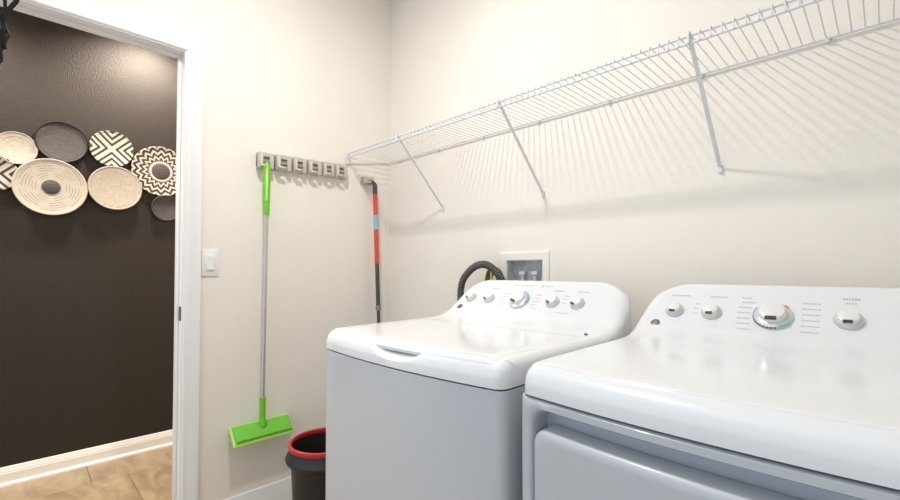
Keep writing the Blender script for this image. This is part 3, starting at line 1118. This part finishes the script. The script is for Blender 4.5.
for A_, B_ in zip(lays[:-1], lays[1:]):
    fx.add(A_ + B_, [(i, (i + 1) % 4, 4 + (i + 1) % 4, 4 + i) for i in range(4)])
fx.build('frame', 'box_frame', ob, sharp=R(20))
for xv in (0.905, 0.968):
    v = MB()
    v.tube([(xv, 0.030, 0.985), (xv, 0.030, 1.085)], 0.010, 12)
    v.tube([(xv, 0.030, 1.065), (xv, 0.010, 1.065)], 0.008, 12)
    v.tube([(xv, 0.030, 1.085), (xv, 0.030, 1.108)], [0.006, 0.006], 8)
    vv = v.build('valve', 'box_grey', ob)
    hv = MB()
    hv.box(xv - 0.016, xv + 0.016, 0.021, 0.039, 1.106, 1.122, 0.003)
    hv.build('valve_handle', 'box_grey', vv)

hose_pts = catmull([(0.86, -0.085, 0.62), (0.74, -0.085, 0.76), (0.662, -0.085, 0.90), (0.642, -0.088, 1.00), (0.656, -0.090, 1.075), (0.698, -0.090, 1.122),
                    (0.745, -0.090, 1.148), (0.790, -0.090, 1.152), (0.825, -0.085, 1.138), (0.852, -0.070, 1.105), (0.868, -0.045, 1.060), (0.872, 0.0, 1.02), (0.872, 0.022, 0.995)], 10)
rs = [0.0150 + (0.0022 if i % 2 else -0.0008) for i in range(len(hose_pts))]
tag(MB().tube(hose_pts, rs, 12).build('drain_hose', 'hose'), 'black corrugated drain hose arching up behind the washer', 'hose')
h2 = catmull([(0.79, -0.060, 0.80), (0.782, -0.060, 0.95), (0.782, -0.058, 1.06), (0.792, -0.056, 1.112), (0.815, -0.054, 1.126), (0.838, -0.050, 1.106), (0.846, -0.048, 1.04), (0.846, -0.048, 0.90)], 8)
oh = thing('supply_hose', 'olive green hose with yellow-green tag inside the black hose arch', 'hose', (0.81, -0.055, 0.80))
MB().tube(h2, 0.017, 12).build('hose', 'hose_olive', oh)
tg = MB()
tg.box(0.806, 0.816, -0.074, -0.068, 1.060, 1.142, 0.001)
tg = tg.build('tag', 'tag_yellow', oh)
tg['label'] = 'bright yellow-green strip'

# ------------------------------------------------------------------ basket wall in the hall
def basket(name, label, y, z, r, material, rim=None, depth=0.028, dish=0.012, centre=None, off=0.0):
    """shallow woven disc facing the doorway, its own axis local z = world +x"""
    o = thing(name, label, 'wall basket', (HALL_X, y, z), 'woven baskets on the dark hallway wall')
    rot = Matrix.Rotation(R(90), 4, 'Z') @ Matrix.Rotation(R(90), 4, 'X')
    def mk(mb, nm, mt_, par):
        me_o = mb.build(nm, mt_)
        me_o.parent = par
        me_o.rotation_euler = rot.to_euler() if par is o else (0, 0, 0)
        me_o.location = (off, 0, 0) if par is o else (0, 0, 0)
        return me_o
    pr = [(r * 0.80, 0.0), (r * 0.97, depth * 0.45), (r, depth * 0.8), (r * 0.985, depth), (r * 0.95, depth * 1.0)]
    n = 9
    for k in range(n):
        q = 0.92 - 0.92 * k / (n - 1)
        coil = 0.0012 * (1 if k % 2 else -1)
        pr.append((max(0.0001, r * q), depth - dish * (1 - q * q) + coil))
    w_ = mk(MB().lathe(pr, 56), 'woven_disc', material, o)
    if rim:
        ro_ = MB().lathe([(r * 0.955, depth * 0.55), (r * 1.015, depth * 0.5), (r * 1.025, depth * 1.05), (r * 0.985, depth * 1.22), (r * 0.955, depth * 1.05)], 56, close=True)
        mk(ro_, 'rim', rim, w_)
    if centre:
        cc = MB().lathe([(centre, depth - dish - 0.004), (centre, depth - dish + 0.004), (centre * 0.9, depth - dish + 0.006), (0.0001, depth - dish + 0.005)], 32)
        mk(cc, 'centre_boss', 'basket_black', w_)
    return o
basket('wall_basket', 'small plain cream basket left of the black tray basket', -1.544, 1.776, 0.086, 'basket_cream')
basket('wall_basket', 'large all-black round tray basket with raised rim, at top', -1.362, 1.843, 0.112, 'basket_black', rim='basket_rim')
basket('wall_basket', 'black and cream striped basket cut off by the left picture edge', -1.622, 1.632, 0.092, 'pinwheel')
basket('wall_basket', 'largest cream basket with fine maze lines and black centre', -1.404, 1.584, 0.155, 'maze', centre=0.039, off=0.022)
basket('wall_basket', 'round basket with bold black and cream pinwheel chevrons', -1.139, 1.851, 0.107, 'pinwheel')
basket('wall_basket', 'basket with black and cream zigzag rings around a black centre', -0.888, 1.756, 0.157, 'zigzag', centre=0.049)
basket('wall_basket', 'plain cream basket below the pinwheel basket', -1.121, 1.616, 0.130, 'basket_cream', off=0.022)
basket('wall_basket', 'small black bowl basket below the zigzag basket, lowest of all', -0.858, 1.525, 0.080, 'basket_black', rim='basket_black')

# ------------------------------------------------------------------ dark twig hanging above the doorway
tw = thing('twig_bundle', 'dark twiggy bundle dangling at the top left corner before the door casing', 'twig bundle', (0.03, -1.58, 1.80))
nail = MB().tube([(0.0, -1.56, 2.33), (0.035, -1.56, 2.335)], 0.003, 8)
nail.build('nail', 'brass', tw)
c = MB()
c.tube(catmull([(0.030, -1.560, 2.335), (0.034, -1.545, 2.20), (0.036, -1.549, 2.03), (0.036, -1.562, 1.985), (0.036, -1.576, 1.955), (0.036, -1.582, 1.91), (0.036, -1.577, 1.84)], 3), 0.0065, 8)
c.tube([(0.030, -1.560, 2.335), (0.030, -1.575, 2.20), (0.032, -1.582, 2.06), (0.036, -1.578, 1.98), (0.036, -1.574, 1.95)], 0.0045, 8)
c.build('stem', 'twig', tw)
for q in range(10):
    a0 = Vector((0.036, -1.583 + random.uniform(-0.014, 0.008), 1.965 - 0.012 * q))
    pts = [a0]
    drift = random.uniform(-0.4, 0.5)
    for k in range(4):
        pts.append(pts[-1] + Vector((random.uniform(-0.006, 0.006), 0.010 * drift + random.uniform(-0.010, 0.010), -random.uniform(0.016, 0.028))))
    mb = MB().tube(catmull(pts, 3), 0.0042, 6)
    mb.build('twig', 'twig', tw)

# ------------------------------------------------------------------ lamps of the two rooms
lamp = thing('ceiling_lamp', 'flush glass dome ceiling lamp of the laundry room', 'ceiling lamp', (0.98, -1.04, CEIL))
lm = Matrix.Translation((0.98, -1.04, CEIL))
MB().lathe([(0.15, 0.0), (0.15, -0.012), (0.14, -0.018), (0.0001, -0.018)], 36, lm).build('base', 'steel', lamp)
MB().lathe([(0.135, -0.016), (0.130, -0.030), (0.10, -0.046), (0.05, -0.056), (0.0001, -0.060)], 36, lm).build('glass_dome', 'glass_lamp', lamp)
for yl_, lab in ((-0.95, 'recessed hallway ceiling downlight above the zigzag basket'), (-2.05, 'recessed hallway ceiling downlight farther left along the hall')):
    dl = thing('downlight', lab, 'downlight', (-0.90, yl_, CEIL), 'hallway downlights')
    dm = Matrix.Translation((-0.90, yl_, CEIL))
    MB().lathe([(0.060, -0.001), (0.095, -0.001), (0.095, -0.006), (0.062, -0.010)], 32, dm, close=True).build('trim_ring', 'trim', dl)
    MB().lathe([(0.060, -0.004), (0.0001, -0.004)], 32, dm).build('lens', 'glass_lamp', dl)
